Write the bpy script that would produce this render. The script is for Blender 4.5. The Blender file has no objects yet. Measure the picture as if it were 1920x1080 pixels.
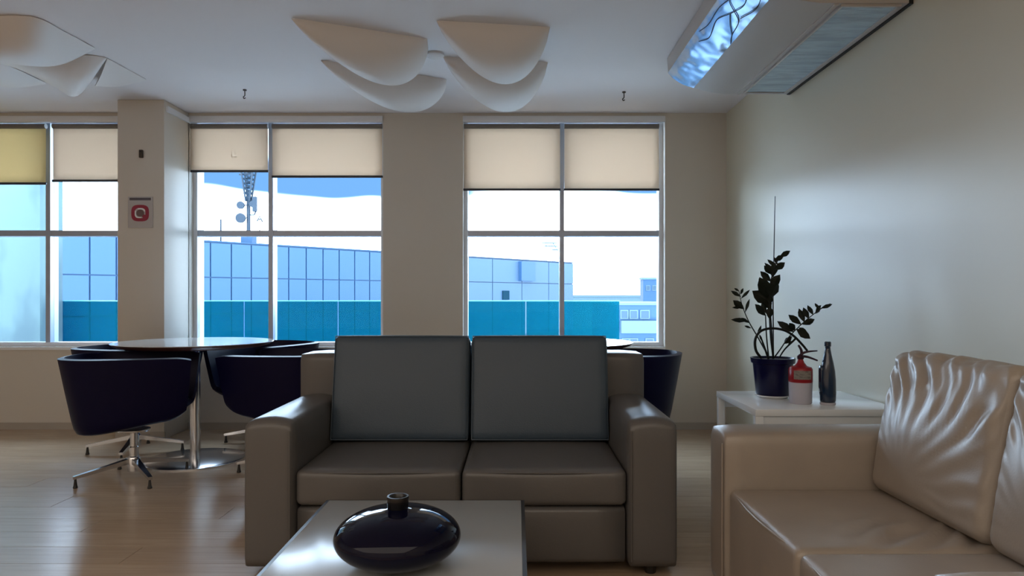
import bpy, bmesh, math, random
from mathutils import Vector, Matrix, noise
PI = math.pi
random.seed(7)
SC = bpy.context.scene
COL = SC.collection
E = 1.15; F = 1300.0; VX = 968.0; HY = 555.0      # eye height, focal length in px, vanishing point

def at(x, y, d):
    return Vector(((x-VX)*d/F, d, E+(HY-y)*d/F))

# ------------------------------------------------------------------ camera
cam = bpy.data.cameras.new('camera'); camo = bpy.data.objects.new('camera', cam); COL.objects.link(camo)
camo.location = (0, 0, E); camo.rotation_euler = (PI/2, 0, 0)
cam.sensor_width = 36; cam.lens = 36*F/1920
cam.shift_x = -(VX-960)/1920; cam.shift_y = (HY-540)/1920
cam.clip_end = 600
SC.camera = camo
SC.view_settings.view_transform = 'Standard'; SC.view_settings.look = 'None'
SC.view_settings.gamma = 1; SC.view_settings.use_curve_mapping = False
SC.view_settings.exposure = 1.17

# ------------------------------------------------------------------ world: blue sky with broad white clouds
W = bpy.data.worlds.new('sky'); SC.world = W; W.use_nodes = True
nt = W.node_tree; nt.nodes.clear()
def N(t, **k):
    n = nt.nodes.new(t)
    for a, b in k.items(): setattr(n, a, b)
    return n
out = N('ShaderNodeOutputWorld'); bg = N('ShaderNodeBackground')
tc = N('ShaderNodeTexCoord'); mp = N('ShaderNodeMapping')
mp.inputs['Scale'].default_value = (1.0, 1.0, 2.6); mp.inputs['Location'].default_value = (0.35, 0.1, 0.0)
nz = N('ShaderNodeTexNoise'); nz.inputs['Scale'].default_value = 2.2; nz.inputs['Detail'].default_value = 3; nz.inputs['Roughness'].default_value = .45
sep = N('ShaderNodeSeparateXYZ')
band = N('ShaderNodeMapRange'); band.interpolation_type = 'SMOOTHSTEP'
band.inputs['From Min'].default_value = .104; band.inputs['From Max'].default_value = .156
band.inputs['To Min'].default_value = .30; band.inputs['To Max'].default_value = -.035
add = N('ShaderNodeMath', operation='ADD')
ss = N('ShaderNodeMapRange'); ss.interpolation_type = 'SMOOTHSTEP'
ss.inputs['From Min'].default_value = .47; ss.inputs['From Max'].default_value = .56
mix = N('ShaderNodeMix', data_type='RGBA')
mix.inputs[6].default_value = (.105, .24, .47, 1); mix.inputs[7].default_value = (5.4, 6.6, 7.9, 1)
L = nt.links.new
L(tc.outputs['Generated'], mp.inputs[0]); L(mp.outputs[0], nz.inputs[0]); L(tc.outputs['Generated'], sep.inputs[0])
L(sep.outputs[2], band.inputs[0]); L(nz.outputs[0], add.inputs[0]); L(band.outputs[0], add.inputs[1])
L(add.outputs[0], ss.inputs[0]); L(ss.outputs[0], mix.inputs[0]); L(mix.outputs[2], bg.inputs[0]); L(bg.outputs[0], out.inputs[0])
bg.inputs[1].default_value = 1.0
SKY_BG = bg

# ------------------------------------------------------------------ lights
def area(name, loc, rot, sx, sy, power, color, portal=False):
    l = bpy.data.lights.new(name, 'AREA'); l.shape = 'RECTANGLE'; l.size = sx; l.size_y = sy
    l.energy = power; l.color = color
    o = bpy.data.objects.new(name, l); COL.objects.link(o); o.location = loc; o.rotation_euler = rot
    if portal: l.cycles.is_portal = True
    return o
for xa, xb in ((-5.0, -3.205), (-2.828, -1.15), (-.46, 1.283)):
    area('window_portal', ((xa+xb)/2, 6.16, 1.71), (-PI/2, 0, 0), xb-xa, 2.0, 1, (1, 1, 1), True)
# added warm fill in the rear of the room, no fixture, behind the camera
area('rear_fill_light', (-2.6, -1.4, 2.70), (0, 0, 0), 8.4, 3.5, 56, (1.0, .89, .77))

# ------------------------------------------------------------------ materials
def mat(name, col, rough=.5, metal=0, spec=.5, bump=None, var=None, coat=0, sheen=0, trans=None):
    """principled; bump=(scale, strength[, stretch]); var=(scale, colour2, stretch, lo, hi)"""
    m = bpy.data.materials.new(name); m.use_nodes = True
    t = m.node_tree; p = t.nodes['Principled BSDF']
    p.inputs['Base Color'].default_value = (*col, 1); p.inputs['Roughness'].default_value = rough
    p.inputs['Metallic'].default_value = metal; p.inputs['Specular IOR Level'].default_value = spec
    p.inputs['Coat Weight'].default_value = coat; p.inputs['Coat Roughness'].default_value = .1
    p.inputs['Sheen Weight'].default_value = sheen
    co = t.nodes.new('ShaderNodeTexCoord')
    def tex(scale, stretch, det=4):
        mpp = t.nodes.new('ShaderNodeMapping'); mpp.inputs['Scale'].default_value = stretch
        nn = t.nodes.new('ShaderNodeTexNoise'); nn.inputs['Scale'].default_value = scale; nn.inputs['Detail'].default_value = det
        t.links.new(co.outputs['Object'], mpp.inputs[0]); t.links.new(mpp.outputs[0], nn.inputs[0]); return nn
    if bump:
        nn = tex(bump[0], bump[2] if len(bump) > 2 else (1, 1, 1))
        b = t.nodes.new('ShaderNodeBump'); b.inputs['Strength'].default_value = bump[1]; b.inputs['Distance'].default_value = .01
        t.links.new(nn.outputs[0], b.inputs['Height']); t.links.new(b.outputs[0], p.inputs['Normal'])
    if var:
        nn = tex(var[0], var[2]); r = t.nodes.new('ShaderNodeMapRange')
        r.inputs['From Min'].default_value = var[3]; r.inputs['From Max'].default_value = var[4]
        mx = t.nodes.new('ShaderNodeMix'); mx.data_type = 'RGBA'
        mx.inputs[6].default_value = (*col, 1); mx.inputs[7].default_value = (*var[1], 1)
        t.links.new(nn.outputs[0], r.inputs[0]); t.links.new(r.outputs[0], mx.inputs[0]); t.links.new(mx.outputs[2], p.inputs['Base Color'])
    return m

def mat_mix(name, a, b, fac):
    """a, b = ('kind', colour, roughness)"""
    m = bpy.data.materials.new(name); m.use_nodes = True; t = m.node_tree; t.nodes.clear()
    o = t.nodes.new('ShaderNodeOutputMaterial'); mx = t.nodes.new('ShaderNodeMixShader')
    kinds = {'diffuse': 'ShaderNodeBsdfDiffuse', 'translucent': 'ShaderNodeBsdfTranslucent', 'transparent': 'ShaderNodeBsdfTransparent', 'glossy': 'ShaderNodeBsdfGlossy'}
    for i, (k, c, r) in enumerate((a, b)):
        n = t.nodes.new(kinds[k]); n.inputs[0].default_value = (*c, 1)
        if k == 'glossy': n.inputs['Roughness'].default_value = r
        t.links.new(n.outputs[0], mx.inputs[i+1])
    if fac == 'fresnel':
        fr = t.nodes.new('ShaderNodeLayerWeight'); fr.inputs[0].default_value = .12
        t.links.new(fr.outputs['Fresnel'], mx.inputs[0])
    else: mx.inputs[0].default_value = fac
    t.links.new(mx.outputs[0], o.inputs[0]); return m

M = {}
M['wall'] = mat('cream_wall_paint', (.67, .615, .535), .6, bump=(60, .03))
M['wall_right'] = mat('satin_wall_paint', (.64, .61, .49), .40, bump=(2.2, .05), spec=.75)
M['ceiling'] = mat('ceiling_paint', (.80, .775, .785), .7, bump=(50, .02))
M['plaster'] = mat('white_lamp_plaster', (.80, .77, .75), .45)
M['floor'] = mat('pale_wood_floor', (.54, .40, .27), .24, bump=(10, .09, (.5, 14, 1)), var=(5, (.46, .33, .22), (.5, 9, 1), .35, .7))
M['floor2'] = mat('pale_wood_floor_darker', (.51, .375, .25), .26, bump=(10, .09, (.5, 14, 1)), var=(5, (.44, .315, .21), (.5, 9, 1), .35, .7))
M['joint'] = mat('floor_joint', (.25, .20, .15), .6)
M['baseboard'] = mat('baseboard_paint', (.45, .40, .34), .45)
M['alu'] = mat('window_aluminium', (.42, .46, .54), .35, metal=.35)
M['white_alu'] = mat('white_window_trim', (.80, .82, .85), .35)
M['pane'] = mat_mix('window_glass', ('transparent', (.93, .97, 1.0), 0), ('glossy', (1, 1, 1), .02), 'fresnel')
M['blind'] = mat_mix('roller_blind_fabric', ('diffuse', (.64, .55, .44), 0), ('translucent', (.70, .47, .31), 0), .46)
M['blind_warm'] = mat_mix('warm_beige_blind_fabric', ('diffuse', (.62, .52, .32), 0), ('translucent', (.72, .47, .20), 0), .46)  # warmer in tone than the other blinds
M['dark_bar'] = mat('dark_blind_bar', (.03, .035, .05), .4)
M['roller'] = mat('blind_roller', (.20, .18, .16), .5)
M['leather'] = mat('greige_leather', (.115, .110, .107), .34, bump=(180, .06), var=(6, (.12, .114, .11), (1, 1, 1), .35, .7))
M['leather_light'] = mat('worn_beige_leather', (.37, .315, .26), .37, spec=.7, bump=(160, .05), var=(5, (.33, .28, .235), (1, 1, 1), .35, .7))
M['cloth'] = mat('grey_blue_leather', (.055, .082, .115), .45, bump=(200, .10))
M['dark'] = mat('dark_feet', (.02, .018, .016), .5)
M['navy'] = mat('navy_purple_upholstery', (.002, .0015, .026), .42, bump=(220, .03), spec=.17)
M['navy_seat'] = mat('navy_seat_upholstery', (.008, .005, .04), .6, bump=(220, .05))
M['chrome'] = mat('chrome', (.72, .74, .78), .16, metal=1)
M['white_gloss'] = mat('white_lacquer', (.85, .87, .88), .07)
M['table_edge'] = mat('table_edge_brown', (.16, .06, .045), .35)
M['coffee_white'] = mat('coffee_table_glass_white', (.42, .44, .45), .20, bump=(3, .02))
M['coffee_dark'] = mat('coffee_table_dark_side', (.025, .024, .026), .35)
M['vase'] = mat('glossy_blue_black_glaze', (.0015, .002, .014), .05, spec=.24)
M['vase_neck'] = mat('dark_collar_glaze', (.006, .006, .008), .25)
M['pot'] = mat('navy_glazed_pot', (.003, .003, .035), .28, spec=.3)
M['soil'] = mat('soil', (.02, .014, .01), .9)
M['stem'] = mat('dark_stem', (.008, .010, .008), .5, spec=.2)
M['leaf'] = mat('dark_green_leaf', (.007, .011, .006), .5, spec=.2)
M['stake'] = mat('thin_dark_stake', (.06, .07, .08), .5)
M['red'] = mat('red_enamel', (.30, .006, .012), .3)
M['label'] = mat('cream_paper_label', (.55, .50, .44), .6, var=(60, (.35, .31, .28), (1, 1, 3), .5, .6))
M['bottle_pale'] = mat('pale_lilac_tone', (.52, .50, .56), .25)
M['nozzle'] = mat('black_plum_plastic', (.03, .008, .02), .35)
M['blue_glass'] = mat('dark_blue_glass', (.005, .018, .05), .07, coat=.5)
M['sign_white'] = mat('sign_plate', (.50, .47, .46), .4)
M['sign_grey'] = mat('sign_grey_bar', (.12, .11, .13), .5)
M['sign_red'] = mat('sign_crimson', (.30, .008, .04), .4)
M['sign_ink'] = mat('sign_symbol_grey', (.16, .10, .10), .5)
M['sensor'] = mat('dark_sensor', (.05, .04, .035), .5)
M['ac'] = mat('off_white_plastic', (.52, .50, .49), .42)
M['ac_foil'] = mat('crumpled_reflective_film', (.34, .50, .74), .22, metal=.85, bump=(5, .16, (1, .5, 1)))
M['ac_grille'] = mat('blue_grey_intake_filter', (.48, .64, .76), .2, metal=.25, bump=(9, .5, (1, 5, 1)), var=(4, (.36, .47, .55), (1, 6, 1), .40, .62))
M['ac_dark'] = mat('black_shadow_and_reflection', (.008, .009, .010), .6)
M['panel_blue'] = mat('blue_facade_panel', (.024, .076, .165), .55)
M['panel_pale'] = mat('pale_facade_panel', (.055, .105, .175), .6)
M['body_blue'] = mat('facade_joint_blue', (.019, .06, .125), .7)
M['body_pale'] = mat('facade_joint_pale', (.03, .06, .11), .7)
M['dark_window'] = mat('small_dark_window', (.004, .03, .05), .8, spec=.1)
M['bridge'] = mat('stained_pale_render', (.12, .19, .20), .8, var=(1.6, (.075, .125, .145), (1, 1, .45), .46, .60), bump=(3, .5))
M['teal'] = mat_mix('teal_railing_glass', ('transparent', (.12, .62, .80), 0), ('diffuse', (.003, .095, .125), 0), .55)
M['teal_cap'] = mat('teal_glass_edge', (.15, .55, .65), .3)
M['terrace'] = mat('pale_terrace', (.75, .74, .70), .8)
M['street'] = mat('distant_ground', (.25, .30, .33), .9)
M['far_blue'] = mat('far_blue_building', (.022, .07, .145), .7)
M['far_light'] = mat('far_light_building', (.09, .145, .17), .7)
M['far_pane'] = mat('far_window_pane', (.01, .045, .08), .5)
M['mast'] = mat('blue_grey_mast', (.005, .018, .034), .6)

# ------------------------------------------------------------------ mesh helpers
def obj(name, bm, m, parent=None, smooth=False):
    me = bpy.data.meshes.new(name)
    bmesh.ops.recalc_face_normals(bm, faces=bm.faces[:])
    bm.to_mesh(me); bm.free()
    for mm in (m if isinstance(m, (list, tuple)) else [m]): me.materials.append(mm)
    if smooth is True:
        for p in me.polygons: p.use_smooth = True
    elif smooth:
        for p in me.polygons: p.use_smooth = True
        me.set_sharp_from_angle(angle=math.radians(smooth))
    o = bpy.data.objects.new(name, me); COL.objects.link(o)
    if parent: o.parent = parent
    return o
def inst(name, src, parent, loc, rot=(0, 0, 0), scale=(1, 1, 1)):
    o = bpy.data.objects.new(name, src.data); COL.objects.link(o); o.parent = parent
    o.location = loc; o.rotation_euler = rot; o.scale = scale; return o
def thing(name, label, cat, loc=(0, 0, 0), rz=0, group=None):
    o = bpy.data.objects.new(name, None); COL.objects.link(o); o.location = loc; o.rotation_euler = (0, 0, rz)
    o.empty_display_size = .1
    return tag(o, label, cat, group)
def tag(o, label, cat, group=None):
    o['label'] = label; o['category'] = cat
    if group: o['group'] = group
    return o
def struct(o, label=None):
    o['kind'] = 'structure'
    if label: o['label'] = label
    return o
def dup(root, loc, rz, label):
    def cp(o, par):
        c = o.copy(); COL.objects.link(c); c.parent = par
        for ch in list(o.children): cp(ch, c)
        return c
    r = cp(root, None); r.location = loc; r.rotation_euler = (0, 0, rz); r['label'] = label
    return r
def box(bm, x0, x1, y0, y1, z0, z1, bev=0):
    r = bmesh.ops.create_cube(bm, size=1)
    vs = r['verts']
    bmesh.ops.scale(bm, vec=(x1-x0, y1-y0, z1-z0), verts=vs)
    bmesh.ops.translate(bm, vec=((x0+x1)/2, (y0+y1)/2, (z0+z1)/2), verts=vs)
    if bev:
        es = list({e for v in vs for e in v.link_edges})
        bmesh.ops.bevel(bm, geom=es, offset=bev, segments=2, affect='EDGES', profile=.5)
def boxo(name, dims, m, parent=None, bev=0):
    bm = bmesh.new(); box(bm, *dims, bev=bev); return obj(name, bm, m, parent, smooth=40 if bev else False)
def grid(bm, P, nu, nv, close_u=False):
    rows = [[bm.verts.new(P(i/(nu if close_u else nu-1), j/(nv-1))) for i in range(nu)] for j in range(nv)]
    for j in range(nv-1):
        for i in range(nu if close_u else nu-1):
            k = (i+1) % nu
            try: bm.faces.new((rows[j][i], rows[j][k], rows[j+1][k], rows[j+1][i]))
            except ValueError: pass
    return rows
def lathe(bm, prof, n=40, cx=0, cy=0, cap=True):
    rows = []
    for r, z in prof:
        if r < 1e-5: rows.append([bm.verts.new((cx, cy, z))])
        else: rows.append([bm.verts.new((cx+r*math.cos(2*PI*i/n), cy+r*math.sin(2*PI*i/n), z)) for i in range(n)])
    for a, b in zip(rows, rows[1:]):
        for i in range(n):
            k = (i+1) % n
            if len(a) == 1 and len(b) == 1: continue
            if len(a) == 1: bm.faces.new((a[0], b[i], b[k]))
            elif len(b) == 1: bm.faces.new((a[i], a[k], b[0]))
            else: bm.faces.new((a[i], a[k], b[k], b[i]))
    if cap:
        for r in (rows[0], rows[-1]):
            if len(r) > 1: bm.faces.new(r)
def smooth_path(pts, n):
    pts = [Vector(p) for p in pts]; res = []
    q = [2*pts[0]-pts[1]]+pts+[2*pts[-1]-pts[-2]]
    for i in range(1, len(q)-2):
        for k in range(n):
            t = k/n; a, b, c, d = q[i-1:i+3]
            res.append(.5*((2*b)+(c-a)*t+(2*a-5*b+4*c-d)*t*t+(3*b-a-3*c+d)*t**3))
    res.append(pts[-1]); return res
def tube(bm, pts, rad, n=8):
    pts = [Vector(p) for p in pts]; m_ = len(pts)
    rad = rad if isinstance(rad, (list, tuple)) else [rad]*m_
    if len(rad) == 2 and m_ > 2: rad = [rad[0]+(rad[1]-rad[0])*i/(m_-1) for i in range(m_)]
    rows = []
    prev = None
    for i, p in enumerate(pts):
        t = (pts[min(i+1, m_-1)]-pts[max(i-1, 0)]).normalized()
        a = prev if prev is not None else (Vector((0, 0, 1)) if abs(t.z) < .9 else Vector((1, 0, 0)))
        u = (a-t*a.dot(t)).normalized(); v = t.cross(u); prev = u
        rows.append([bm.verts.new(p+rad[i]*(u*math.cos(2*PI*k/n)+v*math.sin(2*PI*k/n))) for k in range(n)])
    for a, b in zip(rows, rows[1:]):
        for k in range(n):
            j = (k+1) % n; bm.faces.new((a[k], a[j], b[j], b[k]))
    bm.faces.new(rows[0]); bm.faces.new(rows[-1])
def rbox(bm, hx, hy, hz, r, n=10, bulge=(0, 0, 0), fn=None, mtx=None):
    """rounded cushion-like box centred on origin; n cuts per side"""
    tmp = bmesh.new(); bmesh.ops.create_cube(tmp, size=2)
    bmesh.ops.subdivide_edges(tmp, edges=tmp.edges[:], cuts=n, use_grid_fill=True)
    for v in tmp.verts:
        p = v.co.copy()
        # denser toward the edges
        p = Vector([math.copysign(1-(1-abs(c))**1.35, c) for c in p])
        b = Vector((bulge[0]*p.x*(1-p.y**2)*(1-p.z**2), bulge[1]*p.y*(1-p.x**2)*(1-p.z**2), bulge[2]*p.z*(1-p.x**2)*(1-p.y**2)))
        q = Vector((p.x*hx, p.y*hy, p.z*hz))
        inn = Vector((max(-hx+r, min(hx-r, q.x)), max(-hy+r, min(hy-r, q.y)), max(-hz+r, min(hz-r, q.z))))
        d = q-inn
        if d.length > 1e-9: q = inn+d.normalized()*min(r, d.length if d.length < r else r)
        q += b
        if fn: q = fn(q, p)
        v.co = mtx @ q if mtx else q
    me = bpy.data.meshes.new('tmp'); tmp.to_mesh(me); tmp.free(); bm.from_mesh(me); bpy.data.meshes.remove(me)

# ================================================================== SETTING
XR = 1.812; YB = 5.98; ZC = 2.728; XL = -7.0; YF = -3.2; SILL = .69; WT = 2.70
WIN = [(-5.0, -3.205, -4.10), (-2.828, -1.15, -2.15), (-.46, 1.283, .40)]
TRZ = 1.70; FY = 6.12
# back wall with its openings
bm = bmesh.new(); T = .30
box(bm, XL, XR+.2, YB, YB+T, -.02, SILL)
box(bm, XL, XR+.2, YB, YB+T, WT, ZC+.1)
for a, b in ((XL, -5.0), (-3.205, -2.828), (-1.15, -.46), (1.283, XR+.2)): box(bm, a, b, YB, YB+T, SILL, WT)
struct(obj('wall_back', bm, M['wall']), 'cream window wall with three tall openings')
struct(boxo('column', (-3.205, -2.828, 5.57, YB+.02, 0, ZC), M['wall'], bev=.006), 'cream square column between the left and middle windows')
struct(boxo('wall_right', (XR, XR+.2, YF, YB+.3, -.02, ZC+.1), M['wall_right']), 'glossy cream wall on the right')
struct(boxo('wall_left', (XL-.2, XL, YF, YB+.3, -.02, ZC+.1), M['wall']))
struct(boxo('wall_front', (XL-.2, XR+.2, YF-.2, YF, -.02, ZC+.1), M['wall']))
struct(boxo('ceiling', (XL-.2, XR+.2, YF-.2, YB+.3, ZC, ZC+.15), M['ceiling']), 'flat pale grey ceiling')
# floor of planks
fl = struct(boxo('floor', (XL-.2, XR+.2, YF-.2, YB+.3, -.12, -.006), M['joint']), 'pale wood-look plank floor with a soft sheen')
PW, PL = .20, 1.6
pm = []
for mm in (M['floor'], M['floor2']):
    bm = bmesh.new(); box(bm, 0, PL-.003, 0, PW-.0025, -.012, 0, bev=0); me = bpy.data.meshes.new('plank'); bm.to_mesh(me); bm.free(); me.materials.append(mm); pm.append(me)
for r in range(math.ceil((YB-1.0)/PW)):
    y = YB-(r+1)*PW
    x = XR - PL*(1 + ((r*.37) % 1))+PL*.98
    while x > XL-PL+.05:
        x0 = max(x, XL); x1 = min(x+PL, XR)
        o = bpy.data.objects.new('plank', random.choice(pm)); COL.objects.link(o); o.parent = fl
        o.location = (x0, y, 0); o.scale = ((x1-x0)/PL, 1, 1)
        x -= PL
bm = bmesh.new(); box(bm, XL, XR, YF, YB-math.ceil((YB-1.0)/PW)*PW-.0025, -.012, 0); obj('rear_flooring', bm, M['floor'], fl)
# baseboards
bm = bmesh.new()
box(bm, XL, -3.205, YB-.012, YB, 0, .06); box(bm, -2.828, XR, YB-.012, YB, 0, .06); box(bm, -3.215, -2.818, 5.558, 5.57, 0, .06)
struct(obj('baseboard_back', bm, M['baseboard'])); struct(boxo('baseboard_right', (XR-.012, XR, YF, YB-.012, 0, .06), M['baseboard']))

# windows: frame, mullion, transom, panes, sill
for i, (a, b, mx) in enumerate(WIN):
    bm = bmesh.new(); w = .035
    box(bm, a, a+w, FY-.05, FY+.05, SILL+.02, WT); box(bm, b-w, b, FY-.05, FY+.05, SILL+.02, WT)
    box(bm, a+w, b-w, FY-.05, FY+.05, SILL+.02, SILL+.02+w); box(bm, a+w, b-w, FY-.05, FY+.05, WT-w, WT)
    fr = struct(obj('window_%d' % (i+1), bm, M['white_alu']), ['left window cut by the picture edge with two half-drawn blinds', 'middle window between the column and the wide pier', 'right window behind the sofa, beside the right pier'][i])
    boxo('mullion', (mx-.02, mx+.02, FY-.05, FY+.06, SILL+.055, WT-w), M['alu'], fr)
    for k, (p, q) in enumerate(((a+w, mx-.02), (mx+.02, b-w))):
        boxo('transom', (p, q, FY-.045, FY+.055, TRZ-.025, TRZ+.025), M['alu'], fr)
        for z0, z1 in ((SILL+.055, TRZ-.025), (TRZ+.025, WT-w)):
            boxo('pane', (p, q, FY-.003, FY+.003, z0, z1), M['pane'], fr)
    s = boxo('sill', (a, b, YB-.012, FY+.05, SILL-.004, SILL+.02), M['white_gloss'], fr)
    boxo('head_rail', (a, b, YB-.02, YB+.03, WT-.052, WT), M['white_alu'], fr, bev=.004)
# slim white fillet where the column meets the head of the middle window
struct(boxo('trim_1', (-2.828, -2.812, 5.60, YB-.02, WT-.06, WT-.015), M['white_alu']), 'white strip along the top of the column side')

# blinds: fabric, roller, bottom bar
BL = [(at(-60, 0, 6.03).x, at(87, 0, 6.03).x, 2.133, 'warm'), (at(100, 0, 6.03).x, -3.21, 2.157, ''), (at(352, 0, 6.03).x, at(503, 0, 6.03).x, 2.24, ''),
      (at(511, 0, 6.03).x, at(717, 0, 6.03).x, 2.193, ''), (at(870, 0, 6.03).x, at(1050, 0, 6.03).x, 2.08, ''), (at(1058, 0, 6.03).x, at(1235, 0, 6.03).x, 2.08, '')]
BLAB = ['yellowish beige roller blind at the far left picture edge, in the left window', 'beige roller blind in the left window, just left of the column',
        'beige roller blind beside the column in the middle window, shortest drawn of all', 'beige roller blind in the middle window, next to the wide grey pier',
        'beige roller blind in the right window, on the side of the wide grey pier', 'beige roller blind in the right window, on the side nearest the potted plant']
for (a, b, z, k), lab in zip(BL, BLAB):
    t = thing('roller_blind', lab, 'blind', ((a+b)/2, 6.025, z), 0, 'half-drawn roller blinds'); h = (b-a)/2
    bm = bmesh.new()
    rows = grid(bm, lambda u, v: Vector((-h+2*h*u, .004*math.sin(u*5+z*9)*(1-v), v*(2.62-z))), 14, 8)
    bmesh.ops.solidify(bm, geom=bm.faces[:], thickness=.0015)
    obj('fabric', bm, M['blind_warm'] if k else M['blind'], t, True)
    bm = bmesh.new(); tube(bm, [(-h, 0, 2.625-z), (h, 0, 2.625-z)], .022, 14); obj('roller', bm, M['roller'], t, 40)
    boxo('bottom_bar', (-h-.005, h+.005, -.008, .008, -.016, .004), M['dark_bar'], t, bev=.003)

# ================================================================== OUTSIDE
struct(boxo('ground', (-160, 160, 6.5, 400, -14.2, -14), M['street']), 'distant ground below the buildings')
struct(boxo('terrace', (-12, 2.2, 6.28, 9.7, -.4, -.05), M['terrace']), 'terrace slab outside the windows')
t = thing('stained_wall', 'tall pale blue stained wall outside at the left edge', 'wall', (-7.4, 9.1, -.05))
boxo('wall_block', (-1.6, 7.4+at(75, 0, 9.0).x, -.1, .35, 0, 6.5), M['bridge'], t)
# teal glass railing
t = thing('glass_railing', 'teal glass railing running across the terrace behind the windows', 'railing', (0, 9.5, -.05))
xr = at(1162, 0, 9.5).x; zt = at(0, 565, 9.5).z+.05
n = 6; pw = (xr+6.3)/n
bm = bmesh.new(); box(bm, .008, pw-.008, -.008, .008, .06, zt); g0 = obj('glass_panel', bm, M['teal'], t); g0.location = (xr-pw, 0, 0)
for k in range(1, n): inst('glass_panel', g0, t, (xr-(k+1)*pw, 0, 0))
bm = bmesh.new(); box(bm, -6.3, xr, -.03, .03, 0, .06); obj('base_rail', bm, M['alu'], t)
bm = bmesh.new(); box(bm, -6.3, xr, -.012, .012, zt, zt+.012); obj('top_edge', bm, M['teal_cap'], t)

# long building: facade line and panels
def fac(px):
    d = 40*107/(107-.0603*(px-350)); return Vector(((px-VX)*d/F, d, 0))
A = fac(60); Bp = fac(795); Cp = fac(1075)
ang = math.atan2(Cp.y-A.y, Cp.x-A.x)
def facade(name, P0, P1, label, rows, pwid, mp_, mb_, ztop):
    t = thing(name, label, 'building', (P0.x, P0.y, -14), ang)
    Ln = (P1-P0).length
    boxo('body', (0, Ln, .12, 12, 0, ztop+14-.05), mb_, t)
    nc = round(Ln/pwid); pwid = Ln/nc; first = {}
    for r, (z0, z1) in enumerate(rows):
        for c in range(nc):
            if r not in first:
                bm = bmesh.new(); box(bm, .04, pwid-.04, 0, .125, 0, z1-z0-.07); first[r] = obj('facade_panel', bm, mp_, t); o = first[r]
                o.location = (0, 0, z0+14)
            else: inst('facade_panel', first[r], t, (c*pwid, 0, z0+14))
    boxo('parapet_cap', (0, Ln, -.03, .4, ztop+14-.08, ztop+14), mb_, t)
    return t, Ln
fb, Lb = facade('panelled_building', A, Bp, 'long blue panelled building seen through the left and middle windows', [(2.29, 4.36), (.12, 2.29), (-2.2, .12)], 1.25, M['panel_blue'], M['body_blue'], 4.44)
fp, Lp = facade('panelled_building', Bp+Vector((.02, .02, 0)), Cp, 'pale blue block with a small dark window seen through the right window', [(2.35, 4.36), (-2.2, 2.35)], 3.9, M['panel_pale'], M['body_pale'], 4.44)
def along(px): return (fac(px)-Bp).length
w = boxo('small_window', (along(941), along(953), -.12, .06, at(0, 562, fac(947).y).z+14, at(0, 545, fac(947).y).z+14), M['dark_window'], fp)
boxo('service_box', (along(972), along(998), -.35, .0, at(0, 527, fac(985).y).z+14, at(0, 491, fac(985).y).z+14), M['panel_blue'], fp)
# rooftop mast with antennas
mp0 = fac(466)*1.035; dm = mp0.y
def mz(y): return at(0, y, dm).z
t = thing('antenna_mast', 'rooftop antenna mast with dishes on the panelled building', 'antenna', (mp0.x, dm, 4.44))
k = dm/F
boxo('mast_base', (-10*k, 11*k, -.4, .4, 0, mz(441)-4.44), M['far_blue'], t)
bm = bmesh.new(); tube(bm, [(0, 0, mz(441)-4.44), (0, 0, mz(360)-4.44)], .13, 8); obj('pole', bm, M['mast'], t)
bm = bmesh.new(); h0 = mz(378)-4.44; h1 = mz(318)-4.44
for sx, sy in ((-1, -1), (1, -1), (1, 1), (-1, 1)): tube(bm, [(sx*.12, sy*.15, h0), (sx*.38, sy*.3, h1)], .06, 5)
nn = 7
for q in range(nn):
    f0, f1 = q/nn, (q+1)/nn
    for s in (-1, 1):
        tube(bm, [(-s*(.12+.26*f0), s*.15, h0+(h1-h0)*f0), (s*(.12+.26*f1), s*.15, h0+(h1-h0)*f1)], .055, 4)
    tube(bm, [(-(.12+.26*f1), 0, h0+(h1-h0)*f1), ((.12+.26*f1), 0, h0+(h1-h0)*f1)], .055, 4)
obj('lattice', bm, M['mast'], t)
bm = bmesh.new(); tube(bm, [(-.6, 0, mz(327)-4.44), (.35, 0, mz(327)-4.44)], .06, 5); obj('crossbar', bm, M['mast'], t)
for (px, py, rr) in ((455, 410, 9), (455, 386, 7), (478, 384, 6)):
    bm = bmesh.new(); R = rr*k
    prof = [(0, .0), (R*.5, .03), (R, .14), (R*1.04, .30), (0, .30)]
    lathe(bm, prof, 20)
    d_ = obj('dish', bm, M['mast'], t, 40); d_.rotation_euler = (PI/2, 0, 0); d_.location = ((px-466)*k, -.1, mz(py)-4.44)
    bm = bmesh.new(); tube(bm, [(0, 0, .2), ((466-px)*k*.95, 0, .2)], .04, 5)
    b_ = obj('bracket', bm, M['mast'], t); b_.rotation_euler = (PI/2, 0, 0); b_.location = d_.location
bm = bmesh.new(); box(bm, -.13, .13, -.12, .12, mz(398)-4.44, mz(370)-4.44, bev=.03); o = obj('panel_antenna', bm, M['mast'], t); o.location = ((481-466)*k, -.3, 0)
bm = bmesh.new(); tube(bm, [(11*k, 0, mz(403)-4.44), (15*k, 0, mz(392)-4.44)], .05, 4); tube(bm, [(0, 0, mz(403)-4.44), (11*k, 0, mz(403)-4.44)], .04, 4); obj('arm', bm, M['mast'], t)
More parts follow.
